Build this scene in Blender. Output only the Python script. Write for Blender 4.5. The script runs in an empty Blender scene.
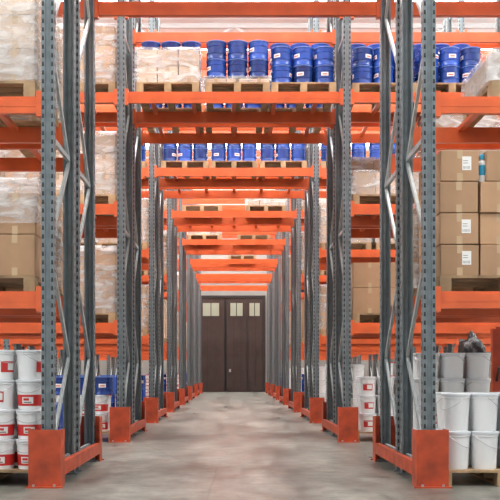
import bpy, bmesh, math, random
from mathutils import Vector, Matrix
from mathutils import noise as NZ
random.seed(7)
scene = bpy.context.scene
COL = scene.collection
try:
    scene.view_settings.view_transform = 'Standard'
    scene.view_settings.look = 'None'
except Exception:
    pass

# ------------------------------------------------------------------ materials
def new_mat(name, col, rough=0.5, metal=0.0, noise=0.0, nscale=8.0, bump=0.0, col2=None, emis=None, estr=0.0, coords='Object'):
    m = bpy.data.materials.new(name); m.use_nodes = True
    nt = m.node_tree; N = nt.nodes; L = nt.links
    b = N['Principled BSDF']
    b.inputs['Base Color'].default_value = (*col, 1)
    b.inputs['Roughness'].default_value = rough
    b.inputs['Metallic'].default_value = metal
    if emis:
        b.inputs['Emission Color'].default_value = (*emis, 1)
        b.inputs['Emission Strength'].default_value = estr
    if noise > 0 or bump > 0:
        tc = N.new('ShaderNodeTexCoord')
        nz = N.new('ShaderNodeTexNoise'); nz.inputs['Scale'].default_value = nscale
        nz.inputs['Detail'].default_value = 6
        L.new(tc.outputs[coords], nz.inputs['Vector'])
        if noise > 0:
            cr = N.new('ShaderNodeValToRGB')
            c2 = col2 if col2 else tuple(max(0, c*(1-noise)) for c in col)
            cr.color_ramp.elements[0].position = 0.3
            cr.color_ramp.elements[1].position = 0.7
            cr.color_ramp.elements[0].color = (*c2, 1)
            cr.color_ramp.elements[1].color = (*col, 1)
            L.new(nz.outputs['Fac'], cr.inputs['Fac'])
            L.new(cr.outputs['Color'], b.inputs['Base Color'])
        if bump > 0:
            bp = N.new('ShaderNodeBump'); bp.inputs['Strength'].default_value = bump
            bp.inputs['Distance'].default_value = 0.02
            L.new(nz.outputs['Fac'], bp.inputs['Height'])
            L.new(bp.outputs['Normal'], b.inputs['Normal'])
    return m

def vary_by_object(m, amt=0.25):
    nt = m.node_tree; N = nt.nodes; L = nt.links
    b = N['Principled BSDF']
    oi = N.new('ShaderNodeObjectInfo'); hs = N.new('ShaderNodeHueSaturation')
    mr = N.new('ShaderNodeMapRange')
    mr.inputs['To Min'].default_value = 1-amt; mr.inputs['To Max'].default_value = 1+amt
    L.new(oi.outputs['Random'], mr.inputs['Value']); L.new(mr.outputs['Result'], hs.inputs['Value'])
    s = b.inputs['Base Color']
    if s.is_linked: L.new(s.links[0].from_socket, hs.inputs['Color'])
    else: hs.inputs['Color'].default_value = s.default_value
    L.new(hs.outputs['Color'], s)

M = {}
M['orange'] = new_mat('orange_paint', (0.72, 0.128, 0.034), 0.34, 0, 0.3, 3)
M['guard'] = new_mat('guard_orange_paint', (0.50, 0.066, 0.018), 0.5, 0, 0.5, 7)
M['steel'] = new_mat('galvanised_steel', (0.20, 0.238, 0.255), 0.42, 0.4, 0.3, 10)
M['brace'] = new_mat('brace_steel', (0.40, 0.45, 0.46), 0.4, 0.4, 0.25, 14)
M['hole'] = new_mat('slot_dark', (0.015, 0.017, 0.02), 0.8)
M['wood'] = new_mat('pallet_wood', (0.46, 0.31, 0.17), 0.8, 0, 0.5, 6)
vary_by_object(M['wood'], 0.25)
M['card'] = new_mat('cardboard', (0.46, 0.28, 0.16), 0.85, 0, 0.15, 5)
vary_by_object(M['card'], 0.25)
M['card_light'] = new_mat('pale_cardboard', (0.60, 0.45, 0.34), 0.85, 0, 0.15, 5)
vary_by_object(M['card_light'], 0.25)
M['tape'] = new_mat('parcel_tape', (0.50, 0.36, 0.22), 0.25)
M['white'] = new_mat('white_plastic', (0.76, 0.78, 0.79), 0.35)
M['lid'] = new_mat('lid_plastic', (0.62, 0.65, 0.68), 0.35)
M['red'] = new_mat('red_print', (0.55, 0.03, 0.028), 0.4)
M['redlid'] = new_mat('red_lid', (0.55, 0.05, 0.035), 0.4)
M['blue'] = new_mat('blue_enamel', (0.02, 0.075, 0.38), 0.24, 0.0, 0.35, 3)
vary_by_object(M['blue'], 0.45)
M['bluelid'] = new_mat('blue_lid', (0.10, 0.19, 0.52), 0.25)
M['paper'] = new_mat('label_paper', (0.78, 0.78, 0.76), 0.7)
M['ink'] = new_mat('ink', (0.05, 0.05, 0.06), 0.7)
M['wire'] = new_mat('wire_handle', (0.45, 0.46, 0.48), 0.35, 0.8)
M['black'] = new_mat('black_plastic', (0.012, 0.012, 0.014), 0.25, 0, 0.2, 8, 0.8)
M['cyan'] = new_mat('cyan_plastic', (0.03, 0.33, 0.55), 0.3)
M['door'] = new_mat('brown_door_paint', (0.034, 0.016, 0.012), 0.6, 0, 0.35, 3)
M['door_edge'] = new_mat('dark_door_edge', (0.010, 0.007, 0.006), 0.6)
M['glass'] = new_mat('daylit_glass', (0.22, 0.23, 0.18), 0.3, emis=(0.85, 0.85, 0.62), estr=0.15)
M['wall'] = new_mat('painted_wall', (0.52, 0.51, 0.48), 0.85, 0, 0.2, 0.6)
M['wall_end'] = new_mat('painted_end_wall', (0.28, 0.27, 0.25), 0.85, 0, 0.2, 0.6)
M['roof'] = new_mat('roof_panel', (0.85, 0.85, 0.84), 0.8, 0, 0.08, 0.6)
M['sky'] = new_mat('skylight_panel', (0.9, 0.9, 0.9), 0.5, emis=(1.0, 0.985, 0.95), estr=13.5)
M['window'] = new_mat('window_panel', (0.9, 0.9, 0.9), 0.5, emis=(0.95, 0.98, 1.0), estr=6)
M['frame_grey'] = new_mat('truss_grey', (0.5, 0.52, 0.53), 0.5)

def film_mat():
    m = bpy.data.materials.new('stretch_film'); m.use_nodes = True
    nt = m.node_tree; N = nt.nodes; L = nt.links
    b = N['Principled BSDF']; out = N['Material Output']
    b.inputs['Base Color'].default_value = (0.84, 0.87, 0.90, 1)
    b.inputs['Roughness'].default_value = 0.12
    tr = N.new('ShaderNodeBsdfTransparent'); mx = N.new('ShaderNodeMixShader')
    tc = N.new('ShaderNodeTexCoord'); mp = N.new('ShaderNodeMapping'); mp.inputs['Scale'].default_value = (1, 1, 2.8)
    mp.inputs['Rotation'].default_value = (0, 0.4, 0)
    nz = N.new('ShaderNodeTexNoise'); nz.inputs['Scale'].default_value = 3.4; nz.inputs['Detail'].default_value = 6
    nz.inputs['Distortion'].default_value = 1.0
    L.new(tc.outputs['Object'], mp.inputs['Vector']); L.new(mp.outputs['Vector'], nz.inputs['Vector'])
    mr = N.new('ShaderNodeMapRange'); mr.inputs['From Min'].default_value = 0.40; mr.inputs['From Max'].default_value = 0.70
    mr.inputs['To Min'].default_value = 0.10; mr.inputs['To Max'].default_value = 0.62
    L.new(nz.outputs['Fac'], mr.inputs['Value']); L.new(mr.outputs['Result'], mx.inputs['Fac'])
    bp = N.new('ShaderNodeBump'); bp.inputs['Strength'].default_value = 0.7; bp.inputs['Distance'].default_value = 0.03
    L.new(nz.outputs['Fac'], bp.inputs['Height']); L.new(bp.outputs['Normal'], b.inputs['Normal'])
    L.new(tr.outputs[0], mx.inputs[1]); L.new(b.outputs[0], mx.inputs[2]); L.new(mx.outputs[0], out.inputs['Surface'])
    return m
M['film'] = film_mat()

def floor_mat():
    m = bpy.data.materials.new('worn_concrete'); m.use_nodes = True
    nt = m.node_tree; N = nt.nodes; L = nt.links; b = N['Principled BSDF']
    tc = N.new('ShaderNodeTexCoord')
    mp = N.new('ShaderNodeMapping'); mp.inputs['Scale'].default_value = (1.3, 0.3, 1)
    L.new(tc.outputs['Object'], mp.inputs['Vector'])
    n1 = N.new('ShaderNodeTexNoise'); n1.inputs['Scale'].default_value = 1.1; n1.inputs['Detail'].default_value = 9; n1.inputs['Roughness'].default_value = 0.7
    n2 = N.new('ShaderNodeTexNoise'); n2.inputs['Scale'].default_value = 3.5; n2.inputs['Detail'].default_value = 12; n2.inputs['Roughness'].default_value = 0.8
    L.new(mp.outputs[0], n1.inputs['Vector']); L.new(tc.outputs['Object'], n2.inputs['Vector'])
    cr = N.new('ShaderNodeValToRGB'); e = cr.color_ramp.elements
    e[0].position = 0.38; e[0].color = (0.095, 0.097, 0.084, 1); e[1].position = 0.60; e[1].color = (0.245, 0.243, 0.217, 1)
    L.new(n1.outputs['Fac'], cr.inputs['Fac'])
    cr2 = N.new('ShaderNodeValToRGB'); e = cr2.color_ramp.elements
    e[0].position = 0.40; e[0].color = (0.45, 0.45, 0.44, 1); e[1].position = 0.58; e[1].color = (1.2, 1.2, 1.2, 1)
    L.new(n2.outputs['Fac'], cr2.inputs['Fac'])
    mx = N.new('ShaderNodeMix'); mx.data_type = 'RGBA'; mx.blend_type = 'MULTIPLY'; mx.inputs['Factor'].default_value = 0.8
    L.new(cr.outputs['Color'], mx.inputs['A']); L.new(cr2.outputs['Color'], mx.inputs['B'])
    vo = N.new('ShaderNodeTexVoronoi'); vo.feature = 'DISTANCE_TO_EDGE'; vo.inputs['Scale'].default_value = 0.35
    nw = N.new('ShaderNodeMix'); nw.data_type = 'RGBA'; nw.inputs['Factor'].default_value = 0.12
    L.new(tc.outputs['Object'], nw.inputs['A']); L.new(n1.outputs['Color'], nw.inputs['B'])
    L.new(nw.outputs['Result'], vo.inputs['Vector'])
    mr = N.new('ShaderNodeMapRange'); mr.inputs['From Max'].default_value = 0.004; mr.inputs['To Min'].default_value = 0.65
    L.new(vo.outputs['Distance'], mr.inputs['Value'])
    mx2 = N.new('ShaderNodeMix'); mx2.data_type = 'RGBA'; mx2.blend_type = 'MULTIPLY'; mx2.inputs['Factor'].default_value = 1
    L.new(mx.outputs['Result'], mx2.inputs['A']); L.new(mr.outputs['Result'], mx2.inputs['B'])
    L.new(mx2.outputs['Result'], b.inputs['Base Color'])
    mr2 = N.new('ShaderNodeMapRange'); mr2.inputs['To Min'].default_value = 0.15; mr2.inputs['To Max'].default_value = 0.52
    L.new(n1.outputs['Fac'], mr2.inputs['Value']); L.new(mr2.outputs['Result'], b.inputs['Roughness'])
    bp = N.new('ShaderNodeBump'); bp.inputs['Strength'].default_value = 0.25; bp.inputs['Distance'].default_value = 0.01
    L.new(n2.outputs['Fac'], bp.inputs['Height']); L.new(bp.outputs['Normal'], b.inputs['Normal'])
    return m
M['floor'] = floor_mat()

# ------------------------------------------------------------------ mesh helper
class MB:
    def __init__(s): s.v = []; s.f = []; s.m = []; s.mats = []
    def mi(s, k):
        if k not in s.mats: s.mats.append(k)
        return s.mats.index(k)
    def quad(s, pts, k):
        i = len(s.v); s.v += [tuple(p) for p in pts]; s.f.append(tuple(range(i, i+len(pts)))); s.m.append(s.mi(k))
    def box(s, x0, x1, y0, y1, z0, z1, k):
        i = len(s.v)
        s.v += [(x0,y0,z0),(x1,y0,z0),(x1,y1,z0),(x0,y1,z0),(x0,y0,z1),(x1,y0,z1),(x1,y1,z1),(x0,y1,z1)]
        for f in [(0,3,2,1),(4,5,6,7),(0,1,5,4),(1,2,6,5),(2,3,7,6),(3,0,4,7)]:
            s.f.append(tuple(i+a for a in f)); s.m.append(s.mi(k))
    def bar(s, p, q, w, t, k, side=(1,0,0)):
        p = Vector(p); q = Vector(q); d = (q-p).normalized(); a = Vector(side).normalized()
        b = d.cross(a).normalized(); a = a*(w/2); b = b*(t/2); i = len(s.v)
        for c in (p, q):
            for sa, sb in ((-1,-1),(1,-1),(1,1),(-1,1)): s.v.append(tuple(c+a*sa+b*sb))
        for f in [(0,1,2,3),(7,6,5,4),(0,4,5,1),(1,5,6,2),(2,6,7,3),(3,7,4,0)]:
            s.f.append(tuple(i+a for a in f)); s.m.append(s.mi(k))
    def lathe(s, prof, k, seg=20, cx=0, cy=0):
        i0 = len(s.v)
        for p in prof:
            for j in range(seg):
                a = 2*math.pi*j/seg; s.v.append((cx+p[0]*math.cos(a), cy+p[0]*math.sin(a), p[1]))
        for r in range(len(prof)-1):
            kk = prof[r][2] if len(prof[r]) > 2 else k
            for j in range(seg):
                j2 = (j+1) % seg
                s.f.append((i0+r*seg+j, i0+r*seg+j2, i0+(r+1)*seg+j2, i0+(r+1)*seg+j)); s.m.append(s.mi(kk))
    def tube(s, pts, r, k, seg=5):
        rings = []
        for n, p in enumerate(pts):
            p = Vector(p); a = Vector(pts[max(0, n-1)]); b = Vector(pts[min(len(pts)-1, n+1)])
            d = (b-a).normalized(); u = d.cross(Vector((0.3, 0.9, 0.2))).normalized(); w = d.cross(u)
            i = len(s.v)
            for j in range(seg):
                t = 2*math.pi*j/seg; s.v.append(tuple(p+u*math.cos(t)*r+w*math.sin(t)*r))
            rings.append(i)
        for a, b in zip(rings[:-1], rings[1:]):
            for j in range(seg):
                j2 = (j+1) % seg; s.f.append((a+j, a+j2, b+j2, b+j)); s.m.append(s.mi(k))
    def mesh(s, name, smooth=False, bevel=0.0):
        me = bpy.data.meshes.new(name); me.from_pydata(s.v, [], s.f)
        for k in s.mats: me.materials.append(M[k])
        me.polygons.foreach_set('material_index', s.m)
        if bevel > 0:
            bm = bmesh.new(); bm.from_mesh(me)
            bmesh.ops.bevel(bm, geom=bm.edges[:], offset=bevel, segments=2, affect='EDGES', profile=0.6)
            bm.to_mesh(me); bm.free()
        if smooth:
            me.polygons.foreach_set('use_smooth', [True]*len(me.polygons))
            try: me.set_sharp_from_angle(angle=math.radians(35))
            except Exception: pass
        me.update(); return me

def obj(name, data, loc=(0,0,0), rot=0, parent=None, label=None, cat=None, group=None, kind=None, rotv=None):
    o = bpy.data.objects.new(name, data); COL.objects.link(o)
    o.location = loc
    o.rotation_euler = rotv if rotv else (0, 0, rot)
    if parent: o.parent = parent
    if label: o['label'] = label
    if cat: o['category'] = cat
    if group: o['group'] = group
    if kind: o['kind'] = kind
    return o

def spawn(proto, loc, rot=0, group=None, label=None):
    r = obj(proto['name'], proto['mesh'], loc, rot, None, label or proto['label'], proto['cat'], group)
    for pn, pm in proto.get('parts', []):
        obj(pn, pm, parent=r)
    return r

# ------------------------------------------------------------------ camera
F = 920.0
cam = bpy.data.cameras.new('camera'); cam.sensor_width = 36; cam.lens = F/500*36
cam.shift_x = 16/500; cam.shift_y = 122/500; cam.clip_end = 200
co = bpy.data.objects.new('camera', cam); COL.objects.link(co)
co.location = (0, 0, 1.0); co.rotation_euler = (math.radians(90), 0, 0); scene.camera = co

# ------------------------------------------------------------------ room
WALLY = 46.0; CEIL = 10.2; WX = 13.0
b = MB(); b.box(-WX, WX, -4, WALLY, -0.2, 0, 'floor'); obj('floor', b.mesh('floor'), kind='structure', label='worn grey concrete warehouse floor')
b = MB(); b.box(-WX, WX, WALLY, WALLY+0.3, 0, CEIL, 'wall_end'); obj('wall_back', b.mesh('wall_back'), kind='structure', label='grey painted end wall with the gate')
for sx, nm in ((-1, 'wall_left'), (1, 'wall_right')):
    b = MB(); x0, x1 = sorted((sx*WX, sx*(WX+0.3))); b.box(x0, x1, -4, WALLY, 0, CEIL, 'wall'); obj(nm, b.mesh(nm), kind='structure', label='pale painted side wall')
b = MB(); b.box(-WX, WX, -4, WALLY, CEIL, CEIL+0.2, 'roof'); obj('ceiling', b.mesh('ceiling'), kind='structure', label='white roof panels')
wi = 1
ROWS = [8.0, 13.14, 18.04, 22.9, 27.8, 32.7, 37.6, 42.6]
ys = [4.9] + [r+3.75 for r in ROWS[:7]] + [44.9]
for y in ys:
    b = MB(); b.box(-9, 9, y-1.0, y+1.0, CEIL-0.06, CEIL-0.01, 'sky')
    obj('window_%d' % wi, b.mesh('skylight'), kind='structure', label='bright translucent roof skylight strip'); wi += 1
for sx in (-1, 1):
    for y in range(3, 46, 6):
        b = MB(); x0, x1 = sorted((sx*(WX-0.02), sx*(WX-0.05))); b.box(x0, x1, y-2, y+2, 5.2, 8.8, 'window')
        for t in (-2, -0.67, 0.67, 2): b.box(min(x0,x1)-0.03, max(x0,x1)+0.0, y+t-0.04, y+t+0.04, 5.2, 8.8, 'frame_grey')
        obj('window_%d' % wi, b.mesh('wall_window'), kind='structure', label='high side window letting in daylight'); wi += 1
tb = MB()
tb.box(-WX, WX, -0.06, 0.06, -0.06, 0.06, 'frame_grey'); tb.box(-WX, WX, -0.06, 0.06, 0.75, 0.87, 'frame_grey')
n = 20
for i in range(n):
    xa = -WX + 2*WX*i/n; xb = -WX + 2*WX*(i+1)/n
    tb.bar((xa, 0, 0 if i % 2 else 0.8), (xb, 0, 0.8 if i % 2 else 0), 0.05, 0.05, 'frame_grey', (0, 1, 0))
tm = tb.mesh('trim_truss'); ti = 1
for y in ROWS[2:]:
    obj('trim_%d' % ti, tm, (0, y+1.2, CEIL-0.95), kind='structure', label='grey steel roof truss'); ti += 1

# gate
def K(px, D): return (px-234)*D/F
D = WALLY
xl, xr, xm = K(198.5, D), K(263, D), K(225.5, D)
ht = 1+(372-298)*D/F
df = MB()
df.box(xl-0.12, xl, -0.10, 0, 0, ht+0.12, 'door_edge'); df.box(xr, xr+0.12, -0.10, 0, 0, ht+0.12, 'door_edge'); df.box(xl, xr, -0.10, 0, ht, ht+0.12, 'door_edge')
df.box(xl, xr, -0.01, 0, 0, ht, 'door_edge')
g = obj('door_1', df.mesh('door_frame'), (0, WALLY, 0), kind='structure', label='tall dark brown double gate with small top windows')
def leaf(x0, x1, panes):
    m = MB(); m.box(x0, x1, -0.07, -0.02, 0.02, ht-0.02, 'door')
    n = max(2, int((x1-x0)/0.32))
    for i in range(n+1):
        x = x0+(x1-x0)*i/n; m.box(x-0.012, x+0.012, -0.078, -0.07, 0.02, ht-0.95, 'door_edge')
    for z in (0.1, 1.9, ht-1.0): m.box(x0, x1, -0.085, -0.07, z, z+0.1, 'door')
    o = obj('door_leaf', m.mesh('door_leaf'), parent=g)
    for (p0, p1) in panes:
        w = MB(); w.box(p0, p1, -0.082, -0.071, ht-0.98, ht-0.26, 'glass')
        for q in (p0, (p0+p1)/2, p1): w.box(q-0.02, q+0.02, -0.09, -0.082, ht-0.98, ht-0.26, 'door')
        obj('window_pane', w.mesh('window_pane'), parent=o)
leaf(xl+0.02, xm-0.05, [(K(202.5, D), K(219.5, D))])
leaf(xm+0.05, xr-0.02, [(K(230, D), K(243, D)), (K(249, D), K(260, D))])
m = MB()
m.box(K(247, D)-0.02, K(247, D)+0.02, -0.095, -0.085, 0.1, ht-0.9, 'door_edge')
m.box(K(229, D), K(231, D), -0.12, -0.085, 1.0, 1.15, 'wire')
obj('handle', m.mesh('handle'), parent=g)

# ------------------------------------------------------------------ racks
POSTH = 8.4; PD = 1.1
def post_mesh():
    m = MB(); pr = [(-.038,.085),(-.055,.085),(-.055,0),(-.025,0),(-.018,.014),(.018,.014),(.025,0),(.055,0),(.055,.085),(.038,.085)]
    for a, c in zip(pr[:-1], pr[1:]):
        m.quad([(a[0],a[1],0),(c[0],c[1],0),(c[0],c[1],POSTH),(a[0],a[1],POSTH)], 'steel')
    z = 0.06
    while z < POSTH-0.1:
        for x in (-.040, .040):
            w = .0095; m.quad([(x-w,-.001,z),(x+w,-.001,z),(x+w*.7,-.001,z+.038),(x-w*.7,-.001,z+.038)], 'hole')
        for x, s in ((-.056, 1), (.056, -1)):
            for y in (0.03, 0.06):
                w = .007; m.quad([(x,y-w,z+.01),(x,y+w,z+.01),(x,y+w,z+.035),(x,y-w,z+.035)], 'hole')
        z += 0.075
    m.box(-.085, .085, -.03, .12, 0, .01, 'steel')
    return m.mesh('post')
POST = post_mesh()
def brace_mesh():
    m = MB(); ya, yb = 0.075, PD-0.075
    m.bar((0, ya, 0.18), (0, yb, 0.18), 0.03, 0.045, 'brace'); z = 0.2; k = 0; leg = 0.95
    while z+leg < POSTH-0.1:
        p, q = ((ya, yb) if k % 2 == 0 else (yb, ya))
        m.bar((0.0, p, z), (0.0, q, z+leg), 0.028, 0.045, 'brace')
        z += leg; k += 1
        if k % 3 == 0: m.bar((0, ya, z+0.03), (0, yb, z+0.03), 0.03, 0.045, 'brace')
    m.bar((0, ya, POSTH-0.1), (0, yb, POSTH-0.1), 0.03, 0.045, 'brace')
    return m.mesh('upright_frame')
BRACE = brace_mesh()
def beam_mesh(L, h=0.15):
    m = MB(); t = 0.05
    x0, x1 = -L/2, L/2
    m.box(x0, x1, 0.0, t, -h/2, h/2-0.025, 'orange'); m.box(x0, x1, 0.018, t, h/2-0.025, h/2, 'orange')
    m.box(x0, x1, -0.002, 0.0, -h*0.12, -h*0.02, 'orange')
    for s in (x0, x1):
        a, c = (s, s+0.045) if s < 0 else (s-0.045, s)
        m.box(a, c, -0.012, t+0.012, -h/2-0.03, h/2+0.04, 'orange')
    return m.mesh('beam')
BEAMS = {}
def get_beam(L, h):
    k = (round(L, 3), h)
    if k not in BEAMS: BEAMS[k] = beam_mesh(L, h)
    return BEAMS[k]
cb = MB(); cb.box(-0.03, 0.03, 0.065, PD-0.065, 0.03, 0.07, 'orange'); CROSS = cb.mesh('crossbar')
LEVELS = [1.63, 3.33, 4.93, 6.16, 7.6]
BAY = 2.85
XI = [1.66] + [1.615]*7
XO = [0.039] + [0.0]*7
def rack(y, xo, nb, XIN, first):
    root = obj('pallet_rack', None, (xo, y, 0), label='grey perforated steel pallet rack with orange beams over the aisle', cat='rack', group='pallet racks along the aisle')
    root.empty_display_size = 0.2
    xs = [-(XIN+BAY*i) for i in range(nb, -1, -1)] + [XIN+BAY*i for i in range(nb+1)]
    for x in xs:
        fr = obj('upright_frame', BRACE, (x, 0, 0), parent=root)
        obj('post', POST, (0, 0, 0), parent=fr)
        obj('post', POST, (0, PD, 0), rot=math.pi, parent=fr)
    for a, c in zip(xs[:-1], xs[1:]):
        tunnel = a < 0 < c; L = c-a-0.112
        for z in LEVELS:
            if tunnel and z < 4: continue
            if first and z == 4.93: z = 5.08
            h = 0.165 if (tunnel and z < 5) else 0.15
            bm_ = get_beam(L, h)
            obj('beam', bm_, ((a+c)/2, 0.012, z), parent=root)
            obj('beam', bm_, ((a+c)/2, PD-0.012, z), rot=math.pi, parent=root)
            if z < 6 and not (first and z > 5):
                for t in ((-1.2, -0.6, 0.0, 0.6, 1.2) if tunnel else (-0.9, 0.9)):
                    obj('crossbar', CROSS, ((a+c)/2+t, 0, z), parent=root)
for i, y in enumerate(ROWS):
    nb = 1 if i < 2 else 2
    rack(y, XO[i], nb, XI[i], i == 0)
    if i < 7: rack(y+1.28, XO[i], nb, XI[i], i == 0)

def corner_mesh():
    m = MB(); h = 0.5
    m.box(-.14, .14, -.06, -.05, 0, h, 'guard'); m.box(-.14, -.13, -.05, .13, 0, h, 'guard'); m.box(.13, .14, -.05, .13, 0, h, 'guard')
    m.box(-.16, .16, -.10, -.06, 0.0, .012, 'guard')
    for x in (-.09, .09):
        m.lathe([(0.012, .012), (.012, .03), (0.0, .031)], 'wire', 6, x, -.08)
    return m.mesh('corner_guard')
CORN = corner_mesh()
for i, y in enumerate(ROWS):
    L = 2.38 if i < 7 else 1.1
    m = MB(); m.box(-.025, .025, .131, L-.131, .09, .21, 'guard'); rail = m.mesh('rail')
    for s in (-1, 1):
        r = obj('rack_guard', None, (XO[i]+s*(XI[i]+.015), y, 0), label='orange painted steel rack end guard bolted to floor', cat='guard', group='rack end guards')
        r.empty_display_size = 0.2
        obj('corner_guard', CORN, parent=r)
        obj('corner_guard', CORN, (0, L, 0), rot=math.pi, parent=r)
        obj('rail', rail, (-s*0.114, 0, 0), parent=r)

# ------------------------------------------------------------------ goods prototypes
def pallet_mesh(w, d=1.0):
    m = MB(); n = 7; bw = 0.115
    for i in range(n):
        y = -d/2 + bw/2 + (d-bw)*i/(n-1); m.box(-w/2, w/2, y-bw/2, y+bw/2, .118, .14, 'wood')
    for x in (-w/2+.05, 0, w/2-.05):
        m.box(x-.05, x+.05, -d/2, d/2, .096, .118, 'wood')
        for y in (-d/2+.07, 0, d/2-.07): m.box(x-.05, x+.05, y-.07, y+.07, .022, .096, 'wood')
        m.box(x-.05, x+.05, -d/2, d/2, 0, .022, 'wood')
    return m.mesh('pallet')
PALLETS = {}
def pallet(x, y, z, w=1.0, d=1.0, g='pallets on the racks'):
    k = (w, d)
    if k not in PALLETS: PALLETS[k] = pallet_mesh(w, d)
    return obj('wooden_pallet', PALLETS[k], (x, y, z), 0, label='worn pine shipping pallet under stacked goods', cat='pallet', group=g)

BOXES = {}
def box_proto(w, d, h, mat='card', label=False):
    k = (w, d, h, mat, label)
    if k in BOXES: return BOXES[k]
    m = MB(); m.box(-w/2, w/2, -d/2, d/2, 0, h, mat)
    me = m.mesh('carton', bevel=0.007)
    parts = []
    t = MB(); e = .0015
    t.box(-.025, .025, -d/2-e, d/2+e, h-.0005, h+e, 'tape'); t.box(-.025, .025, -d/2-e, -d/2+.0005, h-.075, h+e, 'tape'); t.box(-.025, .025, -d/2-e, -d/2+.0005, 0, .07, 'tape')
    parts.append(('tape', t.mesh('tape')))
    if label:
        l = MB(); cx = w*0.18; ly = -d/2-.002
        l.box(cx-.04, cx+.04, ly, ly+.0025, h*.35, h*.35+.12, 'paper')
        for i in range(6): l.box(cx-.032+i*.011, cx-.029+i*.011, ly-.001, ly, h*.35+.012, h*.35+.035, 'ink')
        for i in range(2): l.box(cx-.032, cx+.01, ly-.001, ly, h*.35+.06+i*.02, h*.35+.064+i*.02, 'ink')
        parts.append(('shipping_label', l.mesh('shipping_label')))
    BOXES[k] = dict(name='cardboard_box', mesh=me, label='taped brown cardboard carton stacked on a pallet' if mat == 'card' else 'pale cardboard carton stacked on a pallet', cat='box', parts=parts)
    return BOXES[k]

FILMS = {}
def film(x, y, z, w, d, h):
    k = (round(w, 2), round(d, 2), round(h, 2))
    if k not in FILMS:
        bm = bmesh.new(); bmesh.ops.create_cube(bm, size=1)
        bmesh.ops.subdivide_edges(bm, edges=bm.edges[:], cuts=9, use_grid_fill=True)
        rr = random.Random(3)
        bot = [f for f in bm.faces if f.calc_center_median().z < -0.499]
        bmesh.ops.delete(bm, geom=bot, context='FACES')
        for v in bm.verts:
            v.co.x *= w+.03; v.co.y *= d+.03; v.co.z = (v.co.z+.5)*(h+.02)
            v.co.x += rr.uniform(0, .012)*(1 if v.co.x > 0 else -1); v.co.y += rr.uniform(0, .012)*(1 if v.co.y > 0 else -1); v.co.z += rr.uniform(0, .01)
        me = bpy.data.meshes.new('stretch_wrap'); bm.to_mesh(me); bm.free(); me.materials.append(M['film'])
        me.polygons.foreach_set('use_smooth', [True]*len(me.polygons)); FILMS[k] = me
    return obj('stretch_wrap', FILMS[k], (x, y, z), label='crinkled clear plastic stretch wrap around a pallet load', cat='plastic wrap', group='stretch wrap on pallet loads')

def carton_load(x, y, z, w=1.0, d=0.95, nx=3, ny=1, nz=3, h=.3, mat='card', wrap=True, label=False, g='cartons on pallets', pal=True):
    if pal: pallet(x, y+.5, z, w)
    z0 = z+.141 if pal else z
    bw = w/nx-.012; bd = d/ny-.012
    pr = box_proto(round(bw, 3), round(bd, 3), h, mat, label)
    for k in range(nz):
        for i in range(nx):
            for j in range(ny):
                spawn(pr, (x-w/2+(i+.5)*w/nx+random.uniform(-.003,.003), y+.02+(j+.5)*d/ny+random.uniform(-.004,.004), z0+k*(h+.004)), random.uniform(-.004,.004), g)
    if wrap: film(x, y+.02+d/2, z0, w, d, nz*(h+.004))

def bucket_proto(r, h, kind):
    segs = 24; m = MB(); rb = r*.86
    def R(t): return rb+(r-rb)*t
    if kind == 'redband':
        m.lathe([(0,0),(rb,0),(R(.12),h*.12),(R(.12)+.001,h*.12,'red'),(R(.5)+.001,h*.5,'white'),(R(.5),h*.5),(R(.85),h*.85),(r+.004,h*.86),(r+.004,h*.90),(r,h*.91),(r,h*.96)], 'white', segs)
    else:
        m.lathe([(0,0),(rb,0),(R(.3),h*.3),(R(.85),h*.85),(r+.004,h*.86),(r+.004,h*.90),(r,h*.91),(r,h*.96)], 'white', segs)
    body = m.mesh('bucket_body', smooth=True)
    lidm = 'redlid' if kind == 'redlid' else 'lid'
    m = MB(); m.lathe([(r+.001,h*.925),(r+.008,h*.925),(r+.008,h*.985),(r+.003,h),(r-.012,h),(r-.016,h*.975),(0,h*.975)], lidm, segs)
    lid = m.mesh('lid', smooth=True)
    m = MB(); pts = [((r+.008)*math.cos(a), -(r+.010)*math.sin(a)*1.0-.002, h*.88-h*.32*math.sin(a)) for a in [math.pi*i/12 for i in range(13)]]
    m.tube(pts, .0028, 'wire')
    hd = m.mesh('handle', smooth=True)
    parts = [('lid', lid), ('handle', hd)]
    if kind != 'plain':
        m = MB(); n = 8
        def P(a, z, o=.0018):
            rr = R(z/h)+o; return (rr*math.cos(a), rr*math.sin(a), z)
        def patch(d0, d1, z0, z1, k, o=.0018):
            for i in range(n):
                a0 = math.radians(d0+(d1-d0)*i/n); a1 = math.radians(d0+(d1-d0)*(i+1)/n)
                m.quad([P(a0,z0,o),P(a1,z0,o),P(a1,z1,o),P(a0,z1,o)], k)
        if kind == 'redband':
            patch(-112, -62, h*.20, h*.42, 'paper'); patch(-106, -80, h*.30, h*.38, 'red', .0026); patch(-106, -70, h*.23, h*.26, 'ink', .0026)
        else:
            patch(-125, -55, h*.25, h*.62, 'red'); patch(-95, -60, h*.32, h*.55, 'paper', .0026)
        parts.append(('printed_label', m.mesh('printed_label')))
    lab = {'redband': 'white plastic paint bucket with red printed band', 'plain': 'plain white plastic bucket with lid', 'redlid': 'white plastic bucket with red lid', 'label': 'white plastic bucket with small red label'}[kind]
    return dict(name='plastic_bucket', mesh=body, label=lab, cat='bucket', parts=parts)
B_RED = bucket_proto(.125, .262, 'redband'); B_LAB = bucket_proto(.125, .262, 'label')
B_WH = bucket_proto(.122, .335, 'plain'); B_RL = bucket_proto(.125, .262, 'redlid')

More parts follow.
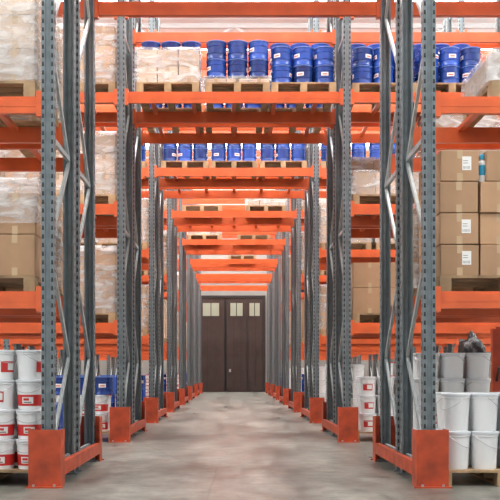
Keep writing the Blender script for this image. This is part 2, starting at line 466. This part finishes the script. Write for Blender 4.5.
def can_proto(r, h):
    m = MB()
    m.lathe([(0,0),(r-.004,0),(r,.006),(r,.012),(r-.004,.018),(r-.004,h*.30),(r+.002,h*.315),(r+.002,h*.335),(r-.004,h*.35),(r-.004,h*.68),(r+.002,h*.695),(r+.002,h*.715),(r-.004,h*.73),(r-.004,h*.93),(r,h*.94)], 'blue', 22)
    body = m.mesh('can_body', smooth=True)
    m = MB(); m.lathe([(r-.003,h*.94),(r+.004,h*.945),(r+.004,h*.99),(r,h),(r-.012,h),(r-.016,h*.975),(0,h*.975)], 'bluelid', 22)
    lid = m.mesh('lid', smooth=True)
    m = MB(); n = 6
    for i in range(n):
        a0 = math.radians(-115+42*i/n); a1 = math.radians(-115+42*(i+1)/n)
        P = lambda a, z: ((r-.001)*math.cos(a), (r-.001)*math.sin(a), z)
        m.quad([P(a0,h*.40),P(a1,h*.40),P(a1,h*.60),P(a0,h*.60)], 'paper')
        P = lambda a, z: ((r-.0003)*math.cos(a), (r-.0003)*math.sin(a), z)
        if 0 < i < 5: m.quad([P(a0,h*.46),P(a1,h*.46),P(a1,h*.52),P(a0,h*.52)], 'red')
    return dict(name='paint_can', mesh=body, label='blue metal paint can with ribbed sides and lid', cat='paint can', parts=[('lid', lid), ('printed_label', m.mesh('printed_label'))])
CAN = can_proto(.146, .265)

def stack(proto, x, y, z, nx, ny, nz, px, py, pz, g, rot=.25, pal=True, pw=1.0):
    if pal: pallet(x, y+.5, z, pw)
    z0 = z+.141 if pal else z
    for k in range(nz):
        for i in range(nx):
            for j in range(ny):
                p = random.choice(proto) if isinstance(proto, list) else proto
                spawn(p, (x+(i-(nx-1)/2)*px, y+.03+px/2+j*py, z0+k*pz), random.uniform(-rot, rot), g)
CG = 'blue paint cans on the racks'
def cans(x, y, z, nx=3, ny=2, nz=2, **kw): stack(CAN, x, y, z, nx, ny, nz, .305, .305, .267, CG, rot=1.6, **kw)

T1, T2 = 1.63+.075, 3.33+.075
T3 = 4.93+.0835; T3s = 4.93+.075
# ---- first double row, left bay
y1 = 8.04
BG = 'buckets on the floor pallet beside the rack'
stack(B_RED, -2.21, y1+.02, 0, 4, 2, 1, .262, .262, .264, BG, rot=.2, pw=1.05)
stack([B_RED, B_RED, B_LAB], -2.21, y1+.02, .141+.264, 4, 2, 2, .262, .262, .264, BG, rot=.3, pal=False)
stack(B_LAB, -2.21, y1+.02, .141+.264*3, 4, 2, 1, .262, .262, .264, BG, rot=1.5, pal=False)
carton_load(-2.29, y1, T1, w=1.1, nx=3, nz=2, h=.36, wrap=False, g='cartons on the lower rack level')
film(-2.29, y1+.5, T1+.141+.45, 1.1, .95, .38)
carton_load(-2.29, y1, T2, w=1.1, nx=3, nz=4, h=.29, mat='card_light', wrap=True, g='wrapped cartons on the upper rack level')
y1b = 8.0+1.32
cans(-2.26, y1b, 0, nz=2, pw=1.0)
carton_load(-2.28, y1b, T1, nz=3, nx=2, h=.3, g='cartons on the rear rack')
carton_load(-2.28, y1b, T2, nz=2, nx=2, h=.42, mat='card_light', g='cartons on the rear rack')
# ---- first double row, right bay
stack(B_WH, 2.36, y1+.02, 0, 4, 2, 2, .252, .252, .337, 'plain white buckets on the floor pallet', rot=3.1, pw=1.1)
pallet(2.4, y1+.5, T1, 1.2)
pz = T1+.141
bx = box_proto(.335, .46, .27, 'card', True); bx2 = box_proto(.335, .46, .27, 'card', False)
for k in range(4):
    for i in range(3):
        for j in range(2):
            xx = 1.975+i*.35+(.055 if (k == 3 and i > 0) else 0) + random.uniform(-.004, .004)
            spawn(bx if (j == 0 and (i+k) % 3 != 2) else bx2, (xx, y1+.26+j*.475+random.uniform(-.012,.012), pz+k*.276), random.uniform(-.015, .015), 'labelled cartons on the lower rack level')
m = MB(); m.lathe([(0,0),(.036,0),(.038,.01),(.038,.06,'cyan'),(.038,.15),(.034,.18),(.016,.20),(.016,.225)], 'white', 16)
bt = m.mesh('spray_bottle', smooth=True)
m = MB(); m.lathe([(.0165,.205),(.02,.205),(.02,.24),(.014,.25),(0,.25)], 'cyan', 12); cp = m.mesh('cap', smooth=True)
r = obj('plastic_bottle', bt, (2.193, y1+.10, pz+3*.276), label='white and blue plastic bottle standing between cartons', cat='bottle'); obj('cap', cp, parent=r)
carton_load(2.80, y1, T2, w=1.1, nx=3, nz=1, h=.26, mat='card_light', g='wrapped cartons on the upper rack level')
stack(B_WH, 2.25, y1b, 0, 3, 2, 3, .252, .252, .32, 'plain white buckets behind the first rack', rot=3.1) if False else stack(B_LAB, 2.25, y1b, 0, 3, 2, 4, .262, .262, .264, 'white buckets behind the first rack', rot=3.1)
carton_load(2.35, y1b, T1, nz=2, nx=2, h=.42, g='cartons on the rear rack')

# ---- second double row
y2 = 13.18
G2 = 'wrapped cartons on the second rack'
carton_load(-2.2, y2, T1, nz=3, h=.31, mat='card', g=G2)
carton_load(-2.2, y2, T2, nz=3, h=.29, mat='card_light', g=G2)
carton_load(-2.2, y2, T3s, nz=3, h=.27, mat='card', g=G2)
carton_load(-3.3, y2, T1, nx=2, nz=3, h=.42, mat='card_light', g=G2)
carton_load(-3.3, y2, T2, nx=2, nz=3, h=.42, mat='card', g=G2)
stack([B_RL, B_RED], -2.2, y2, 0, 3, 2, 2, .262, .262, .264, 'red lidded buckets on the floor pallet', rot=.3)
stack(CAN, -2.2, y2, .141+.53, 3, 2, 1, .305, .305, .267, CG, pal=False, rot=.8)
stack([B_RL, B_RED], -3.3, y2, 0, 3, 1, 4, .262, .262, .264, 'red lidded buckets on the floor pallet', rot=.3)
# right
carton_load(2.2, y2, T1, nz=2, nx=2, h=.36, wrap=False, g=G2)
carton_load(3.3, y2, T1, nz=2, nx=2, h=.42, mat='card_light', g=G2)
carton_load(2.2, y2, T2, nz=1, h=.32, mat='card_light', g=G2)
carton_load(3.3, y2, T2, nz=3, nx=2, h=.42, mat='card', g=G2)
cans(2.17, y2, T3s, pw=.95); cans(3.13, y2, T3s, pw=.95)
stack([B_LAB], 2.2, y2, 0, 3, 2, 3, .262, .262, .264, 'buckets on the floor pallet of the second rack', rot=.3)
stack([B_LAB], 3.3, y2, 0, 3, 1, 3, .262, .262, .264, 'buckets on the floor pallet of the second rack', rot=.3)
# over the aisle
carton_load(-.95, y2, T3, w=.9, d=.5, nz=2, h=.235, mat='card_light', g='wrapped cartons above the aisle')
stack(CAN, -.95, y2+.54, T3+.141, 3, 1, 3, .305, .305, .267, CG, pal=False, rot=1.6)
carton_load(.05, y2, T3, w=.93, nz=1, h=.06, mat='card_light', g='wrapped cartons above the aisle')
stack(CAN, .05, y2, T3+.141+.088, 3, 2, 2, .305, .305, .267, CG, pal=False, rot=1.6)
cans(1.0, y2, T3, nx=3, pw=.93)
stack(CAN, 1.0, y2+.63, T3+.141, 3, 1, 3, .305, .305, .267, CG, pal=False, rot=1.6)
stack(CAN, 2.17, y2+.63, T3s+.141, 3, 1, 3, .305, .305, .267, CG, pal=False, rot=1.6)
stack(CAN, 3.13, y2+.63, T3s+.141, 3, 1, 3, .305, .305, .267, CG, pal=False, rot=1.6)
y2b = y2+1.28
carton_load(-2.2, y2b, T1, nx=2, nz=2, h=.4, g='cartons on the rear rack'); carton_load(2.2, y2b, T2, nx=2, nz=2, h=.4, g='cartons on the rear rack')
carton_load(-2.2, y2b, T2, nx=2, nz=2, h=.4, g='cartons on the rear rack'); carton_load(2.2, y2b, T1, nx=2, nz=2, h=.4, g='cartons on the rear rack')
for x in (-.97, 0, .97): cans(x, y2b, T3, ny=1, nz=1, pw=.93)
# ---- third double row
y3 = 18.08
for x in (-.97, 0, .97): cans(x, y3, T3, ny=1, pw=.93)
for x in (2.17, 3.13, 5.1): cans(x, y3, T3s, ny=1, nz=2, pw=.93)
for x in (-2.2, -3.3, -5.1):
    carton_load(x, y3, T1, nx=2, nz=2, h=.42, g='cartons further down the aisle')
    carton_load(x, y3, T2, nx=2, nz=2, h=.42, mat='card_light', g='cartons further down the aisle')
cans(-2.2, y3, T3s, ny=1, pw=.93); cans(-3.3, y3, T3s, ny=1, pw=.93)
for x in (2.2, 3.3, 5.1):
    carton_load(x, y3, T1, nx=2, nz=2, h=.42, g='cartons further down the aisle')
    carton_load(x, y3, T2, nx=2, nz=2, h=.38, mat='card_light', g='cartons further down the aisle')
for x in (-2.2, -3.3): stack(CAN, x, y3, 0, 3, 1, 3, .305, .305, .267, CG, rot=.8)
stack([B_WH], 2.2, y3, 0, 3, 1, 3, .262, .262, .337, 'white buckets further down the aisle', rot=.3)
stack([B_RL], 3.3, y3, 0, 3, 1, 4, .262, .262, .264, 'white buckets further down the aisle', rot=.3)
# ---- rows 4-7
gf = 'cartons further down the aisle'
for i in range(3, 7):
    y = ROWS[i]+.04
    for s in (-1, 1):
        x = s*2.2
        carton_load(x, y, T1, nx=2, nz=2, h=.48, mat=random.choice(['card', 'card_light']), g=gf, wrap=(i % 2 == 0))
        if (i+s) % 3 == 0: cans(x, y, T2, ny=1, nz=3)
        else: carton_load(x, y, T2, nx=2, nz=2, h=.48, mat=random.choice(['card', 'card_light']), g=gf, wrap=(i % 2 == 1))
        if i < 5:
            carton_load(x, y, T3s, nx=2, nz=1, h=.5, mat='card_light', g=gf)
            carton_load(s*3.35, y, T2, nx=1, nz=1, h=.8, mat='card', g=gf, wrap=False)
        if i % 2: stack(B_RL if s < 0 else B_WH, x, y, 0, 3, 1, 3, .262, .262, .337 if s > 0 else .264, 'buckets further down the aisle', rot=.3)
        else: cans(x, y, 0, ny=1, nz=3)
carton_load(.8, 22.94, T3, nx=3, nz=1, h=.22, mat='card_light', g=gf)
pallet(-.8, 23.44, T3)
carton_load(-.9, 27.84, T3, nx=3, nz=1, h=.22, mat='card_light', g=gf)
pallet(.6, 28.34, T3); pallet(.3, 33.24, T3)

# ---- black bag on pallet and orange stacker in the cross aisle at right
bm = bmesh.new(); bmesh.ops.create_icosphere(bm, subdivisions=4, radius=1)
for v in bm.verts:
    n = NZ.noise(v.co*2.2)*.16+NZ.noise(v.co*6)*.05
    v.co *= 1+n; v.co.x *= .17; v.co.y *= .17; v.co.z *= .30
    if v.co.z < -.27: v.co.z = -.27
    if v.co.z > .2: v.co.x *= .55; v.co.y *= .55
me = bpy.data.meshes.new('garbage_bag'); bm.to_mesh(me); bm.free(); me.materials.append(M['black'])
me.polygons.foreach_set('use_smooth', [True]*len(me.polygons))
carton_load(3.0, 11.35, 0, nx=2, ny=2, nz=2, h=.39, g='cartons on a pallet in the cross aisle', wrap=False)
obj('plastic_bag', me, (3.0, 11.60, .141+.788+.27), label='crumpled black plastic bag on top of cartons', cat='plastic bag')

st = obj('pallet_stacker', None, (3.04, 10.62, 0), label='orange manual pallet stacker with mast and forks', cat='stacker')
m = MB()
for x in (-.02, .22): m.box(x-.045, x+.045, -.04, .04, .05, 1.5, 'guard')
for z in (.3, .95, 1.42): m.box(-.02, .22, -.03, .03, z, z+.1, 'guard')
obj('mast', m.mesh('mast'), parent=st)
for x in (-.0, .2):
    m = MB(); m.box(x-.05, x+.05, .04, .66, .03, .09, 'guard'); m.box(x-.05, x+.05, .04, .08, .06, .5, 'guard'); obj('fork', m.mesh('fork'), parent=st)
for x in (-.02, .22):
    m = MB(); m.lathe([(0,-.03),(.06,-.03),(.06,.03),(0,.03)], 'black', 16); o = obj('wheel', m.mesh('wheel', smooth=True), (x, -.1, .06), parent=st, rotv=(0, math.pi/2, 0))
m = MB(); m.tube([(-.02,-.05,.9),(-.02,-.12,1.05),(.22,-.12,1.05),(.22,-.05,.9)], .015, 'black', 8); obj('handle', m.mesh('handle'), parent=st)

# ------------------------------------------------------------------ world
w = bpy.data.worlds.new('world'); scene.world = w; w.use_nodes = True
w.node_tree.nodes['Background'].inputs[0].default_value = (0.95, 0.97, 1.0, 1)
w.node_tree.nodes['Background'].inputs[1].default_value = 0.9
